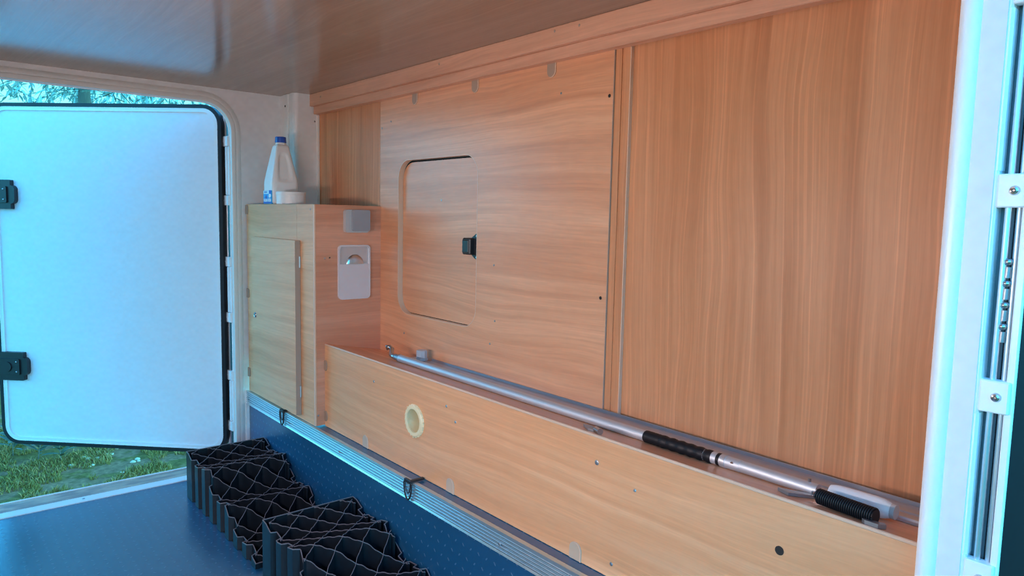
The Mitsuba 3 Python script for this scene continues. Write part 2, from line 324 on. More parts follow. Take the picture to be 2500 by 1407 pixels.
obj('wall_skin', bx(W + 0.0385, W + 0.044, -0.205, 0.3, -0.5, H + 0.6), 'white_paint', tn, False, 'white outer skin of the vehicle beside the near hatch')

# ------------------------------------------------------------------ hinges of both hatches
HZ = [1.09, 0.90, 0.70, 0.515, 0.32, 0.147]
def hinge(label, x, y, sx, seed):
    """sx: +1 outwards on the near side, -1 on the far side"""
    h = thing('hatch_hinge', label, 'hinge')
    spans = [(1.09, 1.205), (0.90, 1.09), (0.515, 0.70), (0.147, 0.32)] if sx > 0 else [(0.90, 1.09), (0.515, 0.70), (0.147, 0.32)]
    for z0, z1 in spans:
        kn = obj('knuckle', cat(bx(x - 0.0052, x + 0.0052, y - 0.0045, y + 0.012, z0 + 0.017, z1 - 0.017, 0.0025), bx(x - sx * 0.013 - 0.004, x - sx * 0.013 + 0.004, y + 0.001, y + 0.010, z0 + 0.017, z1 - 0.017, 0.001)), 'white_paint', h, 30)
    xr = x + sx * 0.0125
    obj('rod', cat(cyl((xr, y + 0.003, 0.0), (xr, y + 0.003, 1.2), 0.0030, 12), cyl((xr + sx * 0.0085, y + 0.006, 0.0), (xr + sx * 0.0085, y + 0.006, 1.2), 0.0026, 12)), 'aluminium', h)
    obj('groove', bx(min(x - sx * 0.009, xr + sx * 0.02), max(x - sx * 0.009, xr + sx * 0.02), y + 0.0125, y + 0.015, -0.02, 1.2), 'recess_metal', h, False)
    a = xr + sx * 0.0120
    obj('leaf', bx(min(a, a + sx * 0.0075), max(a, a + sx * 0.0075), y - 0.001, y + 0.010, -0.02, 1.205, 0.0012), 'white_paint', h, False)
    for z in HZ:
        xa, xb = sorted((x + sx * 0.004, x + sx * 0.029))
        bl = obj('bracket', cat(bx(xa, xb, y - 0.0055, y + 0.0085, z - 0.016, z + 0.016, 0.0012), bx(min(x - sx * 0.012, x + sx * 0.006), max(x - sx * 0.012, x + sx * 0.006), y - 0.0025, y + 0.0085, z - 0.016, z + 0.016, 0.001)), 'white_paint', h, 30)
        s = lathe([(0.0001, 0.0030), (0.0012, 0.0030), (0.0014, 0.0018), (0.0018, 0.0032), (0.0036, 0.0026), (0.0046, 0.0004), (0.0046, -0.002)], 18)
        obj('bracket_screw', frame(s, (x + sx * 0.0185, y - 0.0055, z), (1, 0, 0), (0, 0, 1), (0, -1, 0)), 'steel', bl)
    if sx > 0:
        for k in range(4):
            b = trimesh.creation.icosphere(subdivisions=2, radius=0.0036); b.apply_translation((xr + 0.0042, y + 0.002, 0.832 - 0.021 * k))
            obj('ball', b, 'steel', h)
            obj('spacer', cyl((xr + 0.0042, y + 0.003, 0.8165 - 0.021 * k), (xr + 0.0042, y + 0.003, 0.827 - 0.021 * k), 0.0030, 14), 'zinc', h)
    return h
hinge('white knuckled aluminium hinge of the near hatch at the right edge', 2.1205, -0.236, 1, 1)
hinge('slim aluminium hinge of the far open hatch beside its black seal', -0.0235, -0.2535, -1, 2)

# ------------------------------------------------------------------ hatch doors
def hatch_door(name, label, hx, hy, ang, side, width, handles, seal=0.012):
    """door standing open: local s along the door from the hinge, t towards its outer skin, z up"""
    d = thing(name, None, None); labels[d] = {'label': label, 'kind': 'structure'}
    a = math.radians(ang)
    es = np.array([side * math.sin(a), -math.cos(a), 0]); et = np.array([side * math.cos(a), math.sin(a), 0])
    def put(m): return frame(m, (hx, hy, 0), es, (0, 0, 1), et)
    z0, z1 = 0.052, 1.205
    full = rrect(0.0, width, z0, z1, 0.062, 10)
    inner = full.buffer(-seal); skin = inner.buffer(-0.012)
    obj('black_seal', put(cat(ext(full.difference(inner), 0.030))), 'black_rubber', d, 40)
    rim = inner.difference(skin)
    m = ext(rim, 0.026); m.apply_translation((0, 0, 0.002))
    m2 = ext(inner.difference(inner.buffer(-0.003)), 0.002); m2.apply_translation((0, 0, 0.0005))
    obj('edge_profile', put(cat(m, m2)), 'white_paint', d, 40)
    m = ext(skin, 0.020); m.apply_translation((0, 0, 0.0075))
    obj('inner_skin', put(m), 'door_skin', d, False)
    m = ext(full, 0.004); m.apply_translation((0, 0, 0.030))
    obj('outer_skin', put(m), 'white_paint', d, False)
    for (s, z) in handles:
        def loc(m, t): m = m.copy(); m.apply_translation((0, 0, t)); return put(m)
        kb = sbox(s - 0.050, z - 0.048, width + 0.002, z + 0.048).buffer(-0.003).buffer(0.003)
        bump = sbox(s - 0.064, z - 0.031, s, z + 0.031).buffer(-0.016).buffer(0.016)
        base = kb.union(bump)
        hk = obj('latch', loc(ext(base, 0.018), -0.0095), 'black_plastic', d, 30, 'black plastic inside latch')
        obj('latch_cover', loc(ext(sbox(s - 0.040, z - 0.027, width, z + 0.027).buffer(-0.005).buffer(0.005), 0.006), -0.0150), 'black_plastic', hk, 30)
        obj('knob', loc(ext(Point(s + 0.004, z).buffer(0.017), 0.004), -0.0185), 'black_plastic', hk, 30)
        for zz in (-0.017, 0.017):
            q = trimesh.creation.icosphere(subdivisions=2, radius=0.0032); q.apply_translation((s - 0.030, z + zz, -0.015))
            obj('latch_screw', put(q), 'steel', hk)
    return d
hatch_door('door_1', 'white far hatch door standing open with a black rubber seal and black latches', -0.030, -0.268, 44.5, -1, 0.800, [(0.772, 0.905), (0.755, 0.325)])
hatch_door('door_2', 'open near hatch door, only its dark seal and a white strip in view at the right edge', 2.1490, -0.236, 136, 1, 0.80, [(0.7, 0.9)], seal=0.030)

# ------------------------------------------------------------------ corner cabinet
cb = thing('corner_cabinet', 'tall wooden corner cabinet with a narrow door, bottle standing on top', 'cabinet')
CX, CY, CZ0, CZ1 = 0.523, -0.205, 0.2705, 0.889
obj('side_panel', bx(CX - 0.015, CX, CY + 0.001, 0.0, CZ0, CZ1 - 0.0005), 'wood_side', cb, False)
obj('front_panel', bx(0.0125, 0.4075, CY, CY + 0.015, CZ0, CZ1), 'wood_pale', cb, False)
obj('front_strip', bx(0.4085, CX - 0.002, CY, CY + 0.015, CZ0, CZ1), 'wood_pale', cb, False)
obj('top_panel', bx(0.0125, CX - 0.015, CY + 0.015, 0.0, CZ1 - 0.015, CZ1), 'wood_pale', cb, False)
obj('corner_edge', bx(CX - 0.0055, CX + 0.0012, CY - 0.0012, CY + 0.004, CZ0, CZ1, 0.0012), 'edge_band', cb, 30, 'pale edge band on the front corner')
cd = obj('door', bx(0.095, 0.4315, CY - 0.0165, CY - 0.0008, 0.283, 0.787, 0.0008), 'wood_pale', cb, False)
obj('door_edge', bx(0.4313, 0.4322, CY - 0.0162, CY - 0.001, 0.2835, 0.7865), 'board_edge', cd, False)
for z in (0.7259, 0.3522):
    obj('hinge', cat(bx(0.4300, 0.4345, CY - 0.006, CY, z - 0.017, z + 0.017, 0.001), cyl((0.4345, CY - 0.004, z - 0.016), (0.4345, CY - 0.004, z + 0.016), 0.0028, 10)), 'aluminium_matt', cd)
lk = lathe([(0.0001, 0.0020), (0.004, 0.0021), (0.007, 0.0030), (0.0085, 0.0012), (0.0088, 0)], 20)
lk2 = bx(-0.0012, 0.0012, -0.0045, 0.0045, 0.002, 0.0026)
obj('lock', cat(frame(lk, (0.1217, CY - 0.0165, 0.5391), (1, 0, 0), (0, 0, 1), (0, -1, 0)), frame(lk2, (0.1217, CY - 0.0165, 0.5391), (1, 0, 0), (0, 0, 1), (0, -1, 0))), 'steel', cd, 30, 'round chrome lock')
for z in (0.8715, 0.5978, 0.3327):
    tp = sbox(0.008, z - 0.007, 0.019, z + 0.007).buffer(0.008)
    obj('cover_cap', ext_y(tp.intersection(sbox(0.006, 0, 1, 2)), CY - 0.002, CY + 0.002), 'cap_plastic', cb, 40)
screw((CX, -0.1744, 0.7411), (1, 0, 0), cb, 'steel', 0.003); screw((CX, -0.160, 0.7425), (1, 0, 0), cb, 'shadow_hole', 0.002)
screw((CX, -0.196, 0.30), (1, 0, 0), cb, 'zinc', 0.003); screw((0.50, CY, 0.875), (0, -1, 0), cb, 'zinc', 0.0025)
def side(m): return frame(m, (CX, 0, 0), (0, 1, 0), (0, 0, 1), (1, 0, 0))     # (y, z) outline with thickness along +x
so = thing('power_socket', 'grey surface-mounted socket with flap, upper fitting on the cabinet side', 'socket')
obj('base', side(cat(ext(rrect(-0.1186, -0.046, 0.8125, 0.8765, 0.007), 0.014))), 'grey_plastic', so, 30)
fl = ext(rrect(-0.101, -0.047, 0.817, 0.8765, 0.006), 0.010); fl.apply_translation((0, 0, 0.014))
obj('flap', side(fl), 'grey_dark_plastic', so, 30, 'darker grey hinged flap')
rl = thing('recessed_lamp', 'recessed lamp with silver reflector and frosted lower half on the cabinet side', 'lamp')
fr = rrect(-0.1365, -0.0365, 0.6235, 0.7775, 0.012)
obj('frame', side(ext(fr.difference(rrect(-0.132, -0.041, 0.628, 0.773, 0.009)), 0.006)), 'frosted_plastic', rl, 30)
lo_ = ext(rrect(-0.132, -0.041, 0.628, 0.7235, 0.009).union(sbox(-0.132, 0.70, -0.041, 0.7235)), 0.005)
obj('frosted_cover', side(lo_), 'frosted_plastic', rl, 30, 'frosted lilac lower cover')
up_ = ext(rrect(-0.132, -0.041, 0.70, 0.773, 0.009), 0.0012)
obj('back_plate', side(up_), 'aluminium_matt', rl, 30)
dm = trimesh.creation.icosphere(subdivisions=4, radius=0.027); dm.apply_scale((1, 1, 0.24)); dm.apply_translation((-0.083, 0.7235, 0.001))
dm = dm.slice_plane((0, 0.7236, 0), (0, 1, 0)).slice_plane((0, 0, 0.0012), (0, 0, 1))
obj('reflector', side(dm), 'steel', rl, True, 'silver domed reflector')

# bottle and tub on the cabinet
bo = thing('toilet_fluid_bottle', 'white plastic bottle with blue screw cap on top of the cabinet', 'bottle')
def loft(sections):                        # [(z, cx, cy, hx, hy, r)] rounded rectangles
    V, F, n = [], [], 64
    for z, cx, cy, hx, hy, r in sections:
        for k in range(n):
            a = (k + 0.5) / n * 2 * np.pi
            c, s = math.cos(a), math.sin(a)
            e = 7.0 if r < 0.5 else 2.0
            rad = (abs(c) ** e + abs(s) ** e) ** (-1 / e)
            V.append((cx + hx * rad * c, cy + hy * rad * s, z))
    m = len(sections)
    for i in range(m - 1):
        for k in range(n):
            a, b, c2, d = i * n + k, i * n + (k + 1) % n, (i + 1) * n + (k + 1) % n, (i + 1) * n + k
            F += [(a, b, c2), (a, c2, d)]
    V += [(sections[0][1], sections[0][2], sections[0][0]), (sections[-1][1], sections[-1][2], sections[-1][0])]
    e = len(V)
    for k in range(n): F += [(e - 2, (k + 1) % n, k), (e - 1, (m - 1) * n + k, (m - 1) * n + (k + 1) % n)]
    return trimesh.Trimesh(V, F, process=False)
BX, BY, BZ = 0.156, -0.147, CZ1
secs = []
for t in np.linspace(0, 1, 60):
    z = t * 0.1865
    if t < 0.37: hx, hy = 0.0395, 0.0435
    else:
        q = (t - 0.37) / 0.63
        hx, hy = 0.0395 - 0.0215 * q ** 1.05, 0.0435 - 0.0240 * q ** 1.05
    if t < 0.02: hx, hy = hx - 0.003, hy - 0.003
    if t > 0.97: hx, hy = hx * (1 - 6 * (t - 0.97)), hy * (1 - 6 * (t - 0.97))
    secs.append((BZ + z, BX, BY, hx, hy, 0.2))
bm = loft(secs)
v = np.array(bm.vertices)                   # the pressed-in grip on the +x face
zz, yy = (v[:, 2] - BZ), (v[:, 1] - BY)
wid = 0.0225 - 0.10 * np.clip(zz - 0.075, 0, 1)
dd = ((np.abs(yy + 0.001) / np.maximum(wid, 1e-4)) ** 4 + (np.abs(zz - 0.115) / 0.043) ** 4) ** 0.25
v[:, 0] -= np.where(v[:, 0] > BX, 0.0050 * np.clip((1.08 - dd) / 0.22, 0, 1), 0)
bm = trimesh.Trimesh(v, bm.faces, process=False)
obj('body', bm, 'white_plastic', bo, True)
obj('neck', frame(lathe([(0.0165, 0), (0.0165, 0.003), (0.0150, 0.004), (0.0150, 0.012)], 28), (BX, BY, BZ + 0.1855), (1, 0, 0), (0, 1, 0), (0, 0, 1)), 'white_plastic', bo)
cap = lathe([(0.0165, 0), (0.0168, 0.001), (0.0162, 0.0165), (0.0150, 0.018), (0.0001, 0.018)], 36)
cv = np.array(cap.vertices); an = np.arctan2(cv[:, 1], cv[:, 0]); cv[:, :2] *= (1 + 0.018 * np.sign(np.sin(an * 18 + 0.01)))[:, None]
obj('cap', frame(trimesh.Trimesh(cv, cap.faces, process=False), (BX, BY, BZ + 0.1925), (1, 0, 0), (0, 1, 0), (0, 0, 1)), 'blue_plastic', bo, 25, 'blue screw cap')
yl = BY - 0.0435
lb = obj('label', bx(BX - 0.0325, BX + 0.0325, yl - 0.0006, yl + 0.004, BZ + 0.002, BZ + 0.043), 'label_blue', bo, False, 'blue printed paper label')
def on_label(m, x, z, d): return frame(m, (x, yl - 0.0006 - d, z), (1, 0, 0), (0, 0, 1), (0, -1, 0))
obj('pale_band', bx(BX - 0.0325, BX + 0.0120, yl - 0.0008, yl, BZ + 0.0325, BZ + 0.0425), 'label_pale', lb, False)
obj('dark_print', cat(on_label(meshkit.text_mesh('WC LIQ', 0.0042, 0.0004, True), BX - 0.024, BZ + 0.0360, 0.0002),
    ext_y(Polygon([(BX - 0.019, BZ + 0.0180), (BX - 0.009, BZ + 0.0300), (BX + 0.001, BZ + 0.0180)]), yl - 0.0010, yl),
    bx(BX + 0.014, BX + 0.0315, yl - 0.0009, yl, BZ + 0.033, BZ + 0.043), bx(BX - 0.0315, BX + 0.0315, yl - 0.0008, yl, BZ + 0.003, BZ + 0.0075)), 'label_dark_blue', lb, False)
tm = meshkit.text_mesh('AQUA KEM', 0.0085, 0.0004, True); tw = tm.bounds[1][0]
tm.apply_scale((0.060 / tw, 1, 1))
obj('white_print', cat(on_label(tm, BX - 0.030, BZ + 0.0088, 0.0002), on_label(ext(Point(0, 0).buffer(0.006).union(Point(0.007, 0.001).buffer(0.005)), 0.0004), BX + 0.017, BZ + 0.026, 0.0001)), 'label_white', lb, False)
tb = thing('white_tub', 'low round white plastic tub in front of the bottle on the cabinet', 'tub')
obj('pot', frame(lathe([(0.0001, 0), (0.0405, 0), (0.0425, 0.002), (0.0425, 0.030), (0.041, 0.031)], 44), (0.262, -0.1595, CZ1), (1, 0, 0), (0, 1, 0), (0, 0, 1)), 'white_plastic', tb)
obj('lid', frame(lathe([(0.0430, 0.0275), (0.0437, 0.0285), (0.0437, 0.0365), (0.0425, 0.038), (0.0001, 0.038)], 44), (0.262, -0.1595, CZ1), (1, 0, 0), (0, 1, 0), (0, 0, 1)), 'white_plastic', tb)
obj('crumb', frame(trimesh.creation.icosphere(subdivisions=1, radius=0.0022), (0.298, -0.2025, CZ1 + 0.002), (1, 0, 0), (0, 1, 0), (0, 0, 1)), 'label_white', None, 30, 'tiny white crumb on the front edge of the cabinet top', 'crumb')

# ------------------------------------------------------------------ low boxed ledge
lg = thing('boxed_ledge', 'long low wooden boxing along the wall with a round cream vent ring', 'ledge')
LY, LZ0, LZ1, LZB = -0.176, 0.2675, 0.502, 0.468
fpoly = sbox(CX + 0.0005, LZ0, W, LZ1 - 0.004).difference(Point(0.992, 0.3932).buffer(0.0315, quad_segs=16))
obj('front_panel', ext_y(fpoly, LY, LY + 0.014), 'wood_pale', lg, False)
obj('top_panel', hull([(x, LY + 0.0005, LZ1 - d) for x in (CX + 0.0005, W) for d in (0, 0.014)] + [(x, 0.0, LZB - d) for x in (CX + 0.0005, W) for d in (0, 0.014)]), 'wood_across', lg, False)
obj('edge_strip', cyl((CX + 0.001, LY + 0.0022, LZ1 - 0.0022), (W, LY + 0.0022, LZ1 - 0.0022), 0.0028, 10), 'edge_band', lg, 30, 'thin shiny edge strip')
for x, z, r in ((1.5601, 0.4556, 0.0045), (1.644, 0.4336, 0.0028), (0.8011, 0.4482, 0.0036), (1.1175, 0.4553, 0.0030), (1.1516, 0.428, 0.0030), (1.60, 0.2924, 0.0034)):
    screw((x, LY, z), (0, -1, 0), lg, 'zinc' if r > 0.003 else 'aluminium', r)
obj('drilled_hole', ext_y(Point(1.893, 0.4296).buffer(0.0062), LY - 0.0005, LY + 0.001), 'shadow_hole', lg, False, 'small dark drilled hole')
for x in (0.7593, 1.1365, 1.517):
    tp = sbox(x - 0.0145, LZ0, x + 0.0145, 0.2855).union(Point(x, 0.2855).buffer(0.0145))
    k = obj('cover_tab', ext_y(tp, LY - 0.0014, LY + 0.002), 'cap_pale', lg, 40)
    obj('tab_rim', ext_y(tp.difference(affinity.translate(tp, -0.0022, -0.0008)), LY - 0.0026, LY + 0.002), 'edge_band', k, 40)
for z in (0.4416, 0.297):
    tp = Point(0, 0).buffer(1); tp = affinity.translate(affinity.scale(tp, 0.0095, 0.015), CX + 0.007, z)
    obj('cover_cap', ext_y(tp.intersection(sbox(CX + 0.0005, 0, 1, 1)), LY - 0.0024, LY + 0.002), 'cap_plastic', lg, 40)
# cream vent ring
vr = thing('vent_ring', 'cream plastic ring with a notched flange in the ledge front', 'vent ring')
fl = lathe([(0.0270, 0.0045), (0.0280, 0.0060), (0.0345, 0.0060), (0.0375, 0.0035), (0.0385, 0.0), (0.0270, 0.0), (0.0270, 0.0045)], 60)
def ledge_front(m): return frame(m, (0.992, LY, 0.3932), (1, 0, 0), (0, 0, 1), (0, -1, 0))
obj('flange', ledge_front(fl), 'ring_plastic', vr, 30)
obj('sleeve', ledge_front(lathe([(0.0272, 0.004), (0.0262, -0.050), (0.0285, -0.050), (0.0290, 0.0)], 40)), 'ring_plastic', vr, 30)
for k in range(22):
    a = k / 22 * 2 * math.pi + 0.1
    nb = bx(0.0350, 0.0391 + (0.0012 if k % 4 == 0 else 0), -0.0014, 0.0014, 0.0005, 0.0044, 0.0005)
    nb.apply_transform(trimesh.transformations.rotation_matrix(a, (0, 0, 1)))
    obj('notch', ledge_front(nb), 'ring_plastic', vr, 30)
obj('back_board', bx(0.90, 1.10, -0.105, -0.098, 0.30, 0.47), 'wood_pale', lg, False)

# ------------------------------------------------------------------ aluminium rail on the step edge
rp = [(-0.2015, 0.2662), (-0.2015, 0.2685), (-0.2110, 0.2690), (-0.2122, 0.2684)]
zt, zb, nr = 0.2640, 0.2285, 5
rp += [(-0.2128, zt)]
for k in range(nr):
    z = zt - (zt - zb) * k / nr; s = (zt - zb) / nr
    rp += [(-0.2085, z - 0.06 * s), (-0.2085, z - 0.27 * s)]
    rp += [(-0.2094 - 0.0036 * math.sin(a), z - 0.62 * s + 0.38 * s * math.cos(a)) for a in np.linspace(0.25, math.pi - 0.12, 7)]
rp += [(-0.2120, 0.2235), (-0.2045, 0.2235), (-0.2030, 0.2250), (-0.2030, 0.2662)]
ra = thing('edge_rail', 'ribbed aluminium rail along the front edge of the raised step', 'rail')
obj('profile', ext_x(Polygon(rp).buffer(0), 0.0045, W - 0.002), 'aluminium', ra, 40)
for x in (0.0234, 0.3576, 0.6844, 1.3511): screw((x, -0.2128, 0.2432), (0, -1, 0), ra, 'zinc', 0.0034)
obj('end_cap', bx(0.0, 0.0048, -0.2135, -0.200, 0.02, 0.2695, 0.0008), 'white_paint', ra, False)
def lash(x, label):
    k = thing('lashing_eye', label, 'lashing eye', 'black lashing eyes hooked on the aluminium rail')
    obj('clamp', cat(bx(x + 0.004, x + 0.013, -0.214, -0.180, 0.2685, 0.2735, 0.0012), bx(x - 0.015, x + 0.013, -0.2185, -0.2115, 0.2645, 0.2735, 0.0015)), 'black_plastic', k)
    for off, s, r in ((0.0, 1.0, 0.0019), (0.0035, 0.62, 0.0012)):
        pts = [(x - 0.0005 + 0.0155 * s * math.cos(a) * (1 if a > math.pi else 1), -0.2168 + 0.1 * off, 0.2650 + 0.038 * s * math.sin(a)) for a in np.linspace(math.pi, 2 * math.pi, 26)]
        obj('ring', tube(pts, r, 10), 'black_plastic', k)
    return k
lash(0.3149, 'black lashing eye on the rail below the cabinet door'); lash(1.0287, 'black lashing eye on the rail below the cream vent ring')

# ------------------------------------------------------------------ rods and hardware lying on the ledge
def ztop(y): return LZB + (LZ1 - LZB) * (y / LY)
pf = thing('aluminium_profile', 'long aluminium profile lying against the wall behind the winding rod', 'profile')
zs = lambda y, d: (y, ztop(y) + d)
prof = Polygon([zs(-0.0035, 0.0005), (-0.0035, 0.4805), (-0.006, 0.4815), (-0.008, 0.4800), (-0.040, 0.4835), (-0.0415, 0.4858), (-0.0455, 0.4860), (-0.0475, 0.4840), (-0.053, 0.4830), (-0.073, 0.4870), (-0.0760, 0.4905), (-0.0795, 0.4908), (-0.0810, 0.4885), zs(-0.0810, 0.0005)])
zA = 0.4690
obj('bar', ext_x(prof, 0.800, W), 'aluminium_matt', pf, False)
obj('wall_flange', bx(0.80, W, -0.0032, -0.0005, 0.470, 0.4865, 0.0008), 'aluminium_matt', pf, False)
cl = obj('clamp_knob', cat(bx(0.775, 0.81, -0.062, -0.022, zA + 0.0145, zA + 0.023, 0.002), frame(lathe([(0.0001, 0.026), (0.013, 0.026), (0.0145, 0.023), (0.0145, 0.006), (0.0165, 0.005), (0.0165, 0.0)], 8), (0.802, -0.036, zA + 0.0185), (1, 0, 0), (0, 1, 0), (0, 0, 1))), 'grey_clear_plastic', pf, False, 'grey plastic clamp knob')
wx = thing('winding_rod', 'jointed awning winding rod with hook, black grip and white handle on the ledge', 'winding rod')
RA, RB = np.array([0.760, -0.0960, 0.4970]), np.array([1.915, -0.1025, 0.4985])
def along(x):
    t = (x - RA[0]) / (RB[0] - RA[0]); return RA + t * (RB - RA)
obj('tube', cyl(along(0.790), along(1.785), 0.0095, 28), 'aluminium_tube', wx)
obj('collar', cat(cyl(along(0.770), along(0.790), 0.0076, 20), cyl(along(0.7895), along(0.794), 0.0102, 20)), 'zinc', wx)
h0 = along(0.770)
obj('hook', tube([h0, h0 + (-0.012, 0, 0.0), h0 + (-0.026, 0.003, 0.001), h0 + (-0.038, 0.010, 0.005), h0 + (-0.046, 0.016, 0.012), h0 + (-0.054, 0.015, 0.016), h0 + (-0.060, 0.008, 0.014)], [0.0068, 0.0064, 0.0062, 0.0062, 0.0062, 0.0062, 0.0075], 14), 'steel', wx, True, 'polished steel hook')
gp = [along(x) for x in np.linspace(1.600, 1.752, 60)]
gr = [0.0102 + 0.0006 * math.sin(i * 0.9) * (i > 12) - 0.0012 * max(0, (i - 46) / 14) - 0.0015 * (i == 0) for i in range(60)]
obj('black_grip', tube(gp, gr, 24), 'grip_rubber', wx, 40, 'ribbed black rubber grip')
obj('grip_end', cyl(along(1.752), along(1.761), 0.0104, 20), 'aluminium_matt', wx)
j = along(1.768)
obj('joint', cat(bx(j[0] - 0.006, j[0] + 0.012, j[1] - 0.003, j[1] + 0.003, j[2] - 0.004, j[2] + 0.006, 0.001), cyl((j[0] + 0.006, j[1] - 0.009, j[2] + 0.003), (j[0] + 0.006, j[1] + 0.007, j[2] + 0.003), 0.0028, 12)), 'steel', wx)
obj('lower_tube', cyl(along(1.784), along(1.905), 0.0090, 24), 'aluminium_tube', wx)
j2 = along(1.900)
obj('joint', cat(bx(j2[0] - 0.004, j2[0] + 0.024, j2[1] - 0.008, j2[1] - 0.0055, j2[2] - 0.006, j2[2] + 0.005, 0.001), cyl((j2[0] - 0.008, j2[1], j2[2] + 0.005), (j2[0] - 0.008, j2[1], j2[2] + 0.014), 0.0022, 10)), 'steel', wx)
w0, w1 = np.array([1.923, -0.1060, 0.5022]), np.array([2.000, -0.1010, 0.5015])
hp = [w0 + (w1 - w0) * t for t in np.linspace(0, 1, 14)]
obj('white_handle', tube(hp, [0.0112, 0.0126] + [0.0134] * 9 + [0.0130, 0.0118, 0.0095], 26), 'white_plastic', wx, 40, 'white plastic handle')
obj('handle_end', cyl(w1 + (-0.002, 0, 0), w1 + (0.006, 0, 0), 0.0096, 20), 'grey_plastic', wx)
# black ridged spring tie-down lying in front of the white handle
sp = thing('spring_strut', 'black coiled spring with grey end plates in front of the white handle', 'spring')
s0, s1 = np.array([1.924, -0.1405, 0.0]), np.array([2.002, -0.1530, 0.0])
s0[2], s1[2] = ztop(s0[1]) + 0.0112, ztop(s1[1]) + 0.0112
obj('core', cyl(s0, s1, 0.0082, 18), 'grip_rubber', sp)
N = 26
cpts = []
ax = (s1 - s0) / np.linalg.norm(s1 - s0); e1 = np.cross(ax, [0, 0, 1]); e1 /= np.linalg.norm(e1); e2 = np.cross(e1, ax)
for i in range(N * 14 + 1):
    a = i / 14 * 2 * math.pi
    cpts.append(s0 + (s1 - s0) * (i / (N * 14)) + 0.0091 * (math.cos(a) * e1 + math.sin(a) * e2))
obj('coil', tube(cpts, 0.0014, 6), 'grip_rubber', sp, True)
def flat(pts, t, mat, nm, par):               # plate lying on the ledge top
    return obj(nm, hull([(x, y, ztop(y) + d) for x, y in pts for d in (0.0005, t)]), mat, par, False)
flat([(1.990, -0.163), (2.012, -0.150), (2.017, -0.158), (2.012, -0.170), (1.996, -0.170)], 0.006, 'zinc', 'end_plate', sp)
br = thing('metal_bracket', 'pointed grey metal bracket left of the coiled spring on the ledge', 'bracket')
flat([(1.866, -0.140), (1.888, -0.152), (1.908, -0.116), (1.900, -0.108)], 0.005, 'zinc', 'plate', br)
obj('pin', cyl((1.904, -0.113, ztop(-0.113)), (1.904, -0.113, ztop(-0.113) + 0.010), 0.003, 12), 'steel', br)
ct = thing('catch_plate', 'small grey metal catch at the ledge edge left of the black grip', 'catch')
flat([(1.490, -0.138), (1.502, -0.128), (1.534, -0.146), (1.534, -0.158), (1.522, -0.160)], 0.0045, 'zinc', 'plate', ct)
obj('roller', cat(cyl((1.534, -0.153, ztop(-0.153) + 0.005), (1.551, -0.160, ztop(-0.16) + 0.005), 0.0055, 16)), 'steel', ct)

# ------------------------------------------------------------------ levelling ramps
ZP = np.array([(0, .143), (.02, .141), (.045, .130), (.09, .1215), (.14, .130), (.175, .138), (.186, .136), (.205, .104), (.235, .086), (.27, .078), (.30, .081), (.335, .0885), (.345, .088), (.37, .066), (.40, .047), (.43, .036), (.46, .034), (.495, .040), (.51, .038), (.54, .022), (.57, .012)])
ZL = np.array([(0, .142), (.02, .140), (.054, .130), (.09, .1215), (.14, .130), (.180, .138), (.214, .127), (.246, .099), (.278, .081), (.31, .080), (.342, .089), (.374, .082), (.406, .055), (.438, .037), (.47, .034), (.502, .040), (.535, .026), (.57, .012)])
def wall_strip(pts, t, ztopf, z0=0.001, serr=0.0, step=0.006):
    """a thin upright wall along a plan polyline with a top edge paled by wear and painted-in caught light; returns vertices, faces, colours"""
    P = []
    for a, b in zip(pts[:-1], pts[1:]):
        a, b = np.array(a), np.array(b); n = max(1, int(np.linalg.norm(b - a) / step))
        P += [a + (b - a) * k / n for k in range(n)]
    P.append(np.array(pts[-1])); P = np.array(P)
    tg = np.gradient(P, axis=0); tg /= np.linalg.norm(tg, axis=1)[:, None]; nv = np.stack([-tg[:, 1], tg[:, 0]], 1)
    V, C, F = [], [], []
    for i, (p, n) in enumerate(zip(P, nv)):
        z = ztopf(p[0]) + serr * (1 if (i // 2) % 2 else -1)
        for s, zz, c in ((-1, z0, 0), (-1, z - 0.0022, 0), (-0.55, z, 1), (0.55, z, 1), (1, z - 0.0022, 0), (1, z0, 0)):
            q = p + n * t / 2 * s; V.append((q[0], q[1], zz)); C.append((0.18, 0.15, 0.165) if c else (0.005, 0.008, 0.013))  # pale top vertices: wear plus light caught on the rim, as colour
    for i in range(len(P) - 1):
        for k in range(5):
            a, b, c, d = i * 6 + k, (i + 1) * 6 + k, (i + 1) * 6 + k + 1, i * 6 + k + 1
            F += [(a, b, c), (a, c, d)]
    for e in (0, (len(P) - 1) * 6): F += [(e, e + 1, e + 4), (e, e + 4, e + 5), (e + 1, e + 2, e + 3), (e + 1, e + 3, e + 4)]
    return np.array(V), np.array(F), np.array(C)
def join(ws):
    V, F, C, n = [], [], [], 0
    for v, f, c in ws: V.append(v); F.append(f + n); C.append(c); n += len(v)
    return trimesh.Trimesh(np.vstack(V), np.vstack(F), process=False), np.vstack(C)
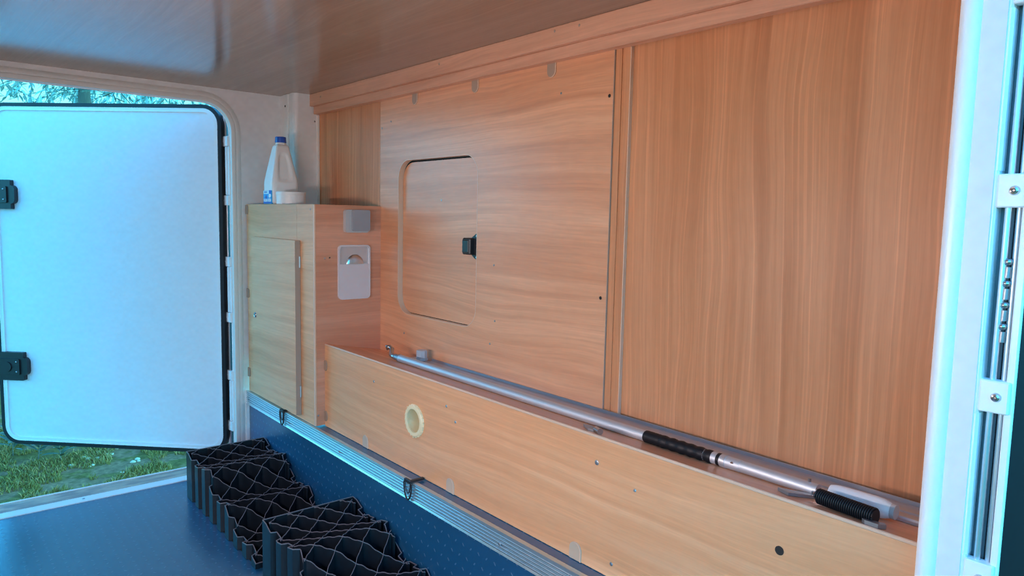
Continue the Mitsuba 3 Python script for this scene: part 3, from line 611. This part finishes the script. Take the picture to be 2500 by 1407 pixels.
def ramp(x0, label):
    k = thing('levelling_ramp', label, 'levelling ramp', 'black stepped levelling ramps on the garage floor')
    zt_ = lambda x: float(np.interp(x - x0, ZP[:, 0], ZP[:, 1]))
    y0, y1, L = -0.4425, -0.2085, 0.56
    zl_ = lambda x: float(np.interp(x - x0, ZL[:, 0], ZL[:, 1]))
    # corrugated sides
    for nm, ys, yi in (('near_side', y0, y0 + 0.013), ('wall_side', y1, y1 - 0.013)):
        pts = [(x0, ys), (x0 + 0.048, ys)]
        x = 0.048
        while x < L - 0.05:
            pts += [(x0 + x + 0.004, yi), (x0 + x + 0.030, yi), (x0 + x + 0.034, ys), (x0 + x + 0.062, ys)]; x += 0.0645
        pts += [(x0 + L, ys)]
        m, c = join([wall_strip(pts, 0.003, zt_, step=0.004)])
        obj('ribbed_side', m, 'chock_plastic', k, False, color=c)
    for xe in (x0, x0 + L):
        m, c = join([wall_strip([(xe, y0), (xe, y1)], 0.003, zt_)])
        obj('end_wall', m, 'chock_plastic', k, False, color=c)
    # diamond lattice: node rows every 0.0645 along x, 0.068 apart across
    ws = []; DX, DY = 0.0322, 0.0342
    nodes_y = lambda r, q: -0.3290 + 0.0684 * q + (0.0342 if r % 2 else 0)
    def clipseg(a, b):
        a, b = np.array(a, float), np.array(b, float); t0, t1 = 0.0, 1.0
        for ax_, lo, hi in ((0, x0 + 0.001, x0 + L - 0.001), (1, y0 + 0.008, y1 - 0.008)):
            d = b[ax_] - a[ax_]
            if abs(d) < 1e-9: continue
            u, w = sorted(((lo - a[ax_]) / d, (hi - a[ax_]) / d)); t0, t1 = max(t0, u), min(t1, w)
        return (a + (b - a) * t0, a + (b - a) * t1) if t1 - t0 > 0.06 else None
    for r in range(-2, 17):
        xr, xn = x0 + 0.052 + DX * r, x0 + 0.052 + DX * (r + 1)
        for q in range(-4, 5):
            for s in (-1, 1):
                a = (xr, nodes_y(r, q)); b = (xn, nodes_y(r, q) + s * DY)
                sg = clipseg(a, b)
                if sg is None: continue
                p, e = sg; d = e - p; n = np.array([-d[1], d[0]]) / np.linalg.norm(d)
                pl = [p + d * t + n * 0.0010 * math.sin(t * 2 * math.pi) for t in np.linspace(0, 1, 9)]
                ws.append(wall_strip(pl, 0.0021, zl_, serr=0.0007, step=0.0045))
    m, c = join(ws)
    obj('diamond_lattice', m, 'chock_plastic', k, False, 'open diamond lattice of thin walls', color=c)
    m = bx(x0, x0 + L, y0 + 0.004, y1 - 0.004, 0.0, 0.0025)
    obj('base_sheet', m, 'black_plastic', k, False)
ramp(0.1435, 'black stepped levelling ramp standing nearest the open far hatch')
ramp(0.7520, 'black stepped levelling ramp nearest the camera at the bottom edge')

# ------------------------------------------------------------------ added fill lamp, unseen on the rear wall, brightens the interior
lp = thing('added_fill_lamp', 'slim white fill lamp added out of view halfway up the rear wall', 'lamp')
obj('housing', bx(0.95, 1.95, REAR, REAR + 0.018, 0.735, 0.775, 0.002), 'white_plastic', lp)
lm = ext_y(sbox(0.96, 0.74, 1.94, 0.77), REAR + 0.018, REAR + 0.026)
kl = obj('diffuser', lm, 'white_plastic', lp, False)
scene[kl]['emitter'] = {'type': 'area', 'radiance': {'type': 'rgb', 'value': list(FILL_LAMP)}}

# ------------------------------------------------------------------ outside
GZ = -0.50
gm = trimesh.creation.box((60, 60, 0.05)); gm.apply_translation((-10, 0, GZ - 0.025))
struct('ground', gm, 'soil', 'mossy soil outside the hatch', False)
def blades(n, xr, yr, hmin, hmax, seed):
    g = np.random.default_rng(seed)
    x, y = g.uniform(*xr, n), g.uniform(*yr, n)
    keep = meshkit.fbm(np.stack([x * 5, y * 5, x * 0], 1), 3, 5) > 0.44
    x, y = x[keep], y[keep]; n = len(x)
    h = g.uniform(hmin, hmax, n); a = g.uniform(0, 6.28, n); w = g.uniform(0.0015, 0.003, n); lean = g.uniform(0.2, 1.1, n); la = g.uniform(0, 6.28, n)
    base = np.stack([x, y, np.full(n, GZ - 0.002)], 1)
    sd = np.stack([np.cos(a) * w, np.sin(a) * w, 0 * w], 1)
    tip = base + np.stack([np.cos(la) * h * lean, np.sin(la) * h * lean, h], 1)
    mid = base + np.stack([np.cos(la) * h * lean * 0.35, np.sin(la) * h * lean * 0.35, h * 0.62], 1)
    V = np.concatenate([base - sd, base + sd, mid + sd * 0.8, mid - sd * 0.8, tip]); i = np.arange(n)
    F = np.concatenate([np.stack([i, i + n, i + 2 * n], 1), np.stack([i, i + 2 * n, i + 3 * n], 1), np.stack([i + 3 * n, i + 2 * n, i + 4 * n], 1)])
    return trimesh.Trimesh(V, F, process=False)
obj('grass', blades(60000, (-2.9, -0.9), (-1.5, 0.6), 0.008, 0.030, 1), 'grass_blade', None, False, 'short green grass and moss on the ground outside the hatch', 'grass', None, 'stuff')
obj('dry_grass', blades(11000, (-2.9, -0.9), (-1.5, 0.6), 0.010, 0.040, 2), 'grass_dry', None, False, 'dry straw-coloured grass stems between the green grass', 'dry grass', None, 'stuff')
def leaf(base, d, L, w, droop=0.15, n=5):
    d = np.array(d, float) / np.linalg.norm(d); s = np.cross(d, [0.1, 0.15, 1.0]); s /= np.linalg.norm(s); up = np.cross(s, d)
    V, F = [], []
    for i in range(n + 1):
        t = i / n; c = np.array(base) + d * L * t - up * droop * L * t * t
        ww = w * math.sin(math.pi * min(0.98, 0.04 + t * 0.94)) ** 0.8
        V += [c - s * ww + up * ww * 0.25, c, c + s * ww + up * ww * 0.25]
    for i in range(n):
        for k in (0, 1):
            a = 3 * i + k; F += [(a, a + 3, a + 4), (a, a + 4, a + 1)]
    return trimesh.Trimesh(V, F, process=False)
def weed(x, y, h, n, label, seed):
    g = np.random.default_rng(seed)
    k = thing('olive_shoot', label, 'plant')
    top = np.array([x + g.uniform(-.02, .02), y + g.uniform(-.02, .02), GZ + h])
    obj('stem', tube([(x, y, GZ - 0.01), ((x + top[0]) / 2 + 0.004, (y + top[1]) / 2, GZ + h * 0.5), top], [0.003, 0.0025, 0.0015], 6), 'bark', k)
    for i in range(n):
        t = 0.25 + 0.75 * i / n; b = np.array([x, y, GZ]) + (top - np.array([x, y, GZ])) * t
        a = i * 2.4 + g.uniform(-.4, .4)
        obj('leaf', leaf(b, (math.cos(a), math.sin(a), g.uniform(0.3, 0.9)), g.uniform(0.08, 0.11), 0.0125, 0.2), 'weed_leaf', k, True)
weed(-2.02, -0.49, 0.14, 15, 'dark-leaved olive shoot in the grass at the middle below the open hatch door', 3)
weed(-2.30, -0.68, 0.15, 13, 'olive shoot under the lower left corner of the open hatch door', 4)
weed(-2.16, -0.58, 0.12, 12, 'olive shoot in the grass directly under the hatch door bottom edge', 5)
for i in range(14):
    x, y, r = rng.uniform(-2.10, -1.62), rng.uniform(-0.46, -0.16), rng.uniform(0.008, 0.015)
    m = trimesh.creation.icosphere(subdivisions=2, radius=r); v = np.array(m.vertices)
    v *= (0.75 + 0.5 * meshkit.fbm(v / r * 1.3 + i * 7, 2))[:, None]; v[:, 2] *= 0.6
    m = trimesh.Trimesh(v + (x, y, GZ + r * 0.25), m.faces, process=False)
    obj('pebble', m, 'pebble', None, True, 'small pale pebble lying in the grass outside the far hatch', 'pebble', 'pale pebbles in the grass')
def olive(x, y, label, z0, z1, rad, nt, seed, mat, trunk=0.06):
    g = np.random.default_rng(seed); k = thing('olive_tree', label, 'tree')
    obj('trunk', tube([(x, y, GZ - 0.05), (x + 0.05, y + 0.03, GZ + 0.7), (x - 0.03, y - 0.02, z0 + 0.3), (x, y, (z0 + z1) / 2)], [trunk * 1.3, trunk, trunk * 0.8, trunk * 0.4], 12), 'bark', k)
    L, tw = [], []
    for i in range(nt):
        u = g.normal(size=3); u /= np.linalg.norm(u); c = np.array([x, y, (z0 + z1) / 2]) + u * np.array([rad, rad, (z1 - z0) / 2]) * g.uniform(0.45, 1.0)
        d = g.normal(size=3); d[2] -= 0.2; d /= np.linalg.norm(d); ln = g.uniform(0.18, 0.34)
        tw.append(tube([c, c + d * ln * 0.5 + (0, 0, 0.01), c + d * ln], [0.003, 0.002, 0.001], 4, cap=False))
        for j_ in range(16):
            b = c + d * ln * j_ / 15; q = g.normal(size=3) * 0.7 + d
            L.append(leaf(b, q, g.uniform(0.05, 0.075), 0.0085, 0.1, 2))
    obj('twigs', cat(tw), 'bark', k, False, None, None, None, 'stuff')
    obj('foliage', cat(L), mat, k, False, 'narrow grey-green leaves', None, None, 'stuff')
olive(-2.3, -0.25, 'grey-green olive tree above the open far hatch door', 1.2, 3.0, 1.15, 620, 11, 'olive_leaf_pale', 0.04)
olive(-4.6, 0.7, 'darker olive tree further back behind the far hatch hinge', 0.0, 3.2, 1.1, 420, 12, 'olive_leaf', 0.07)
olive(-4.6, -2.6, 'olive tree standing back on the left beyond the hatch door', 0.3, 3.4, 1.3, 420, 13, 'olive_leaf', 0.08)
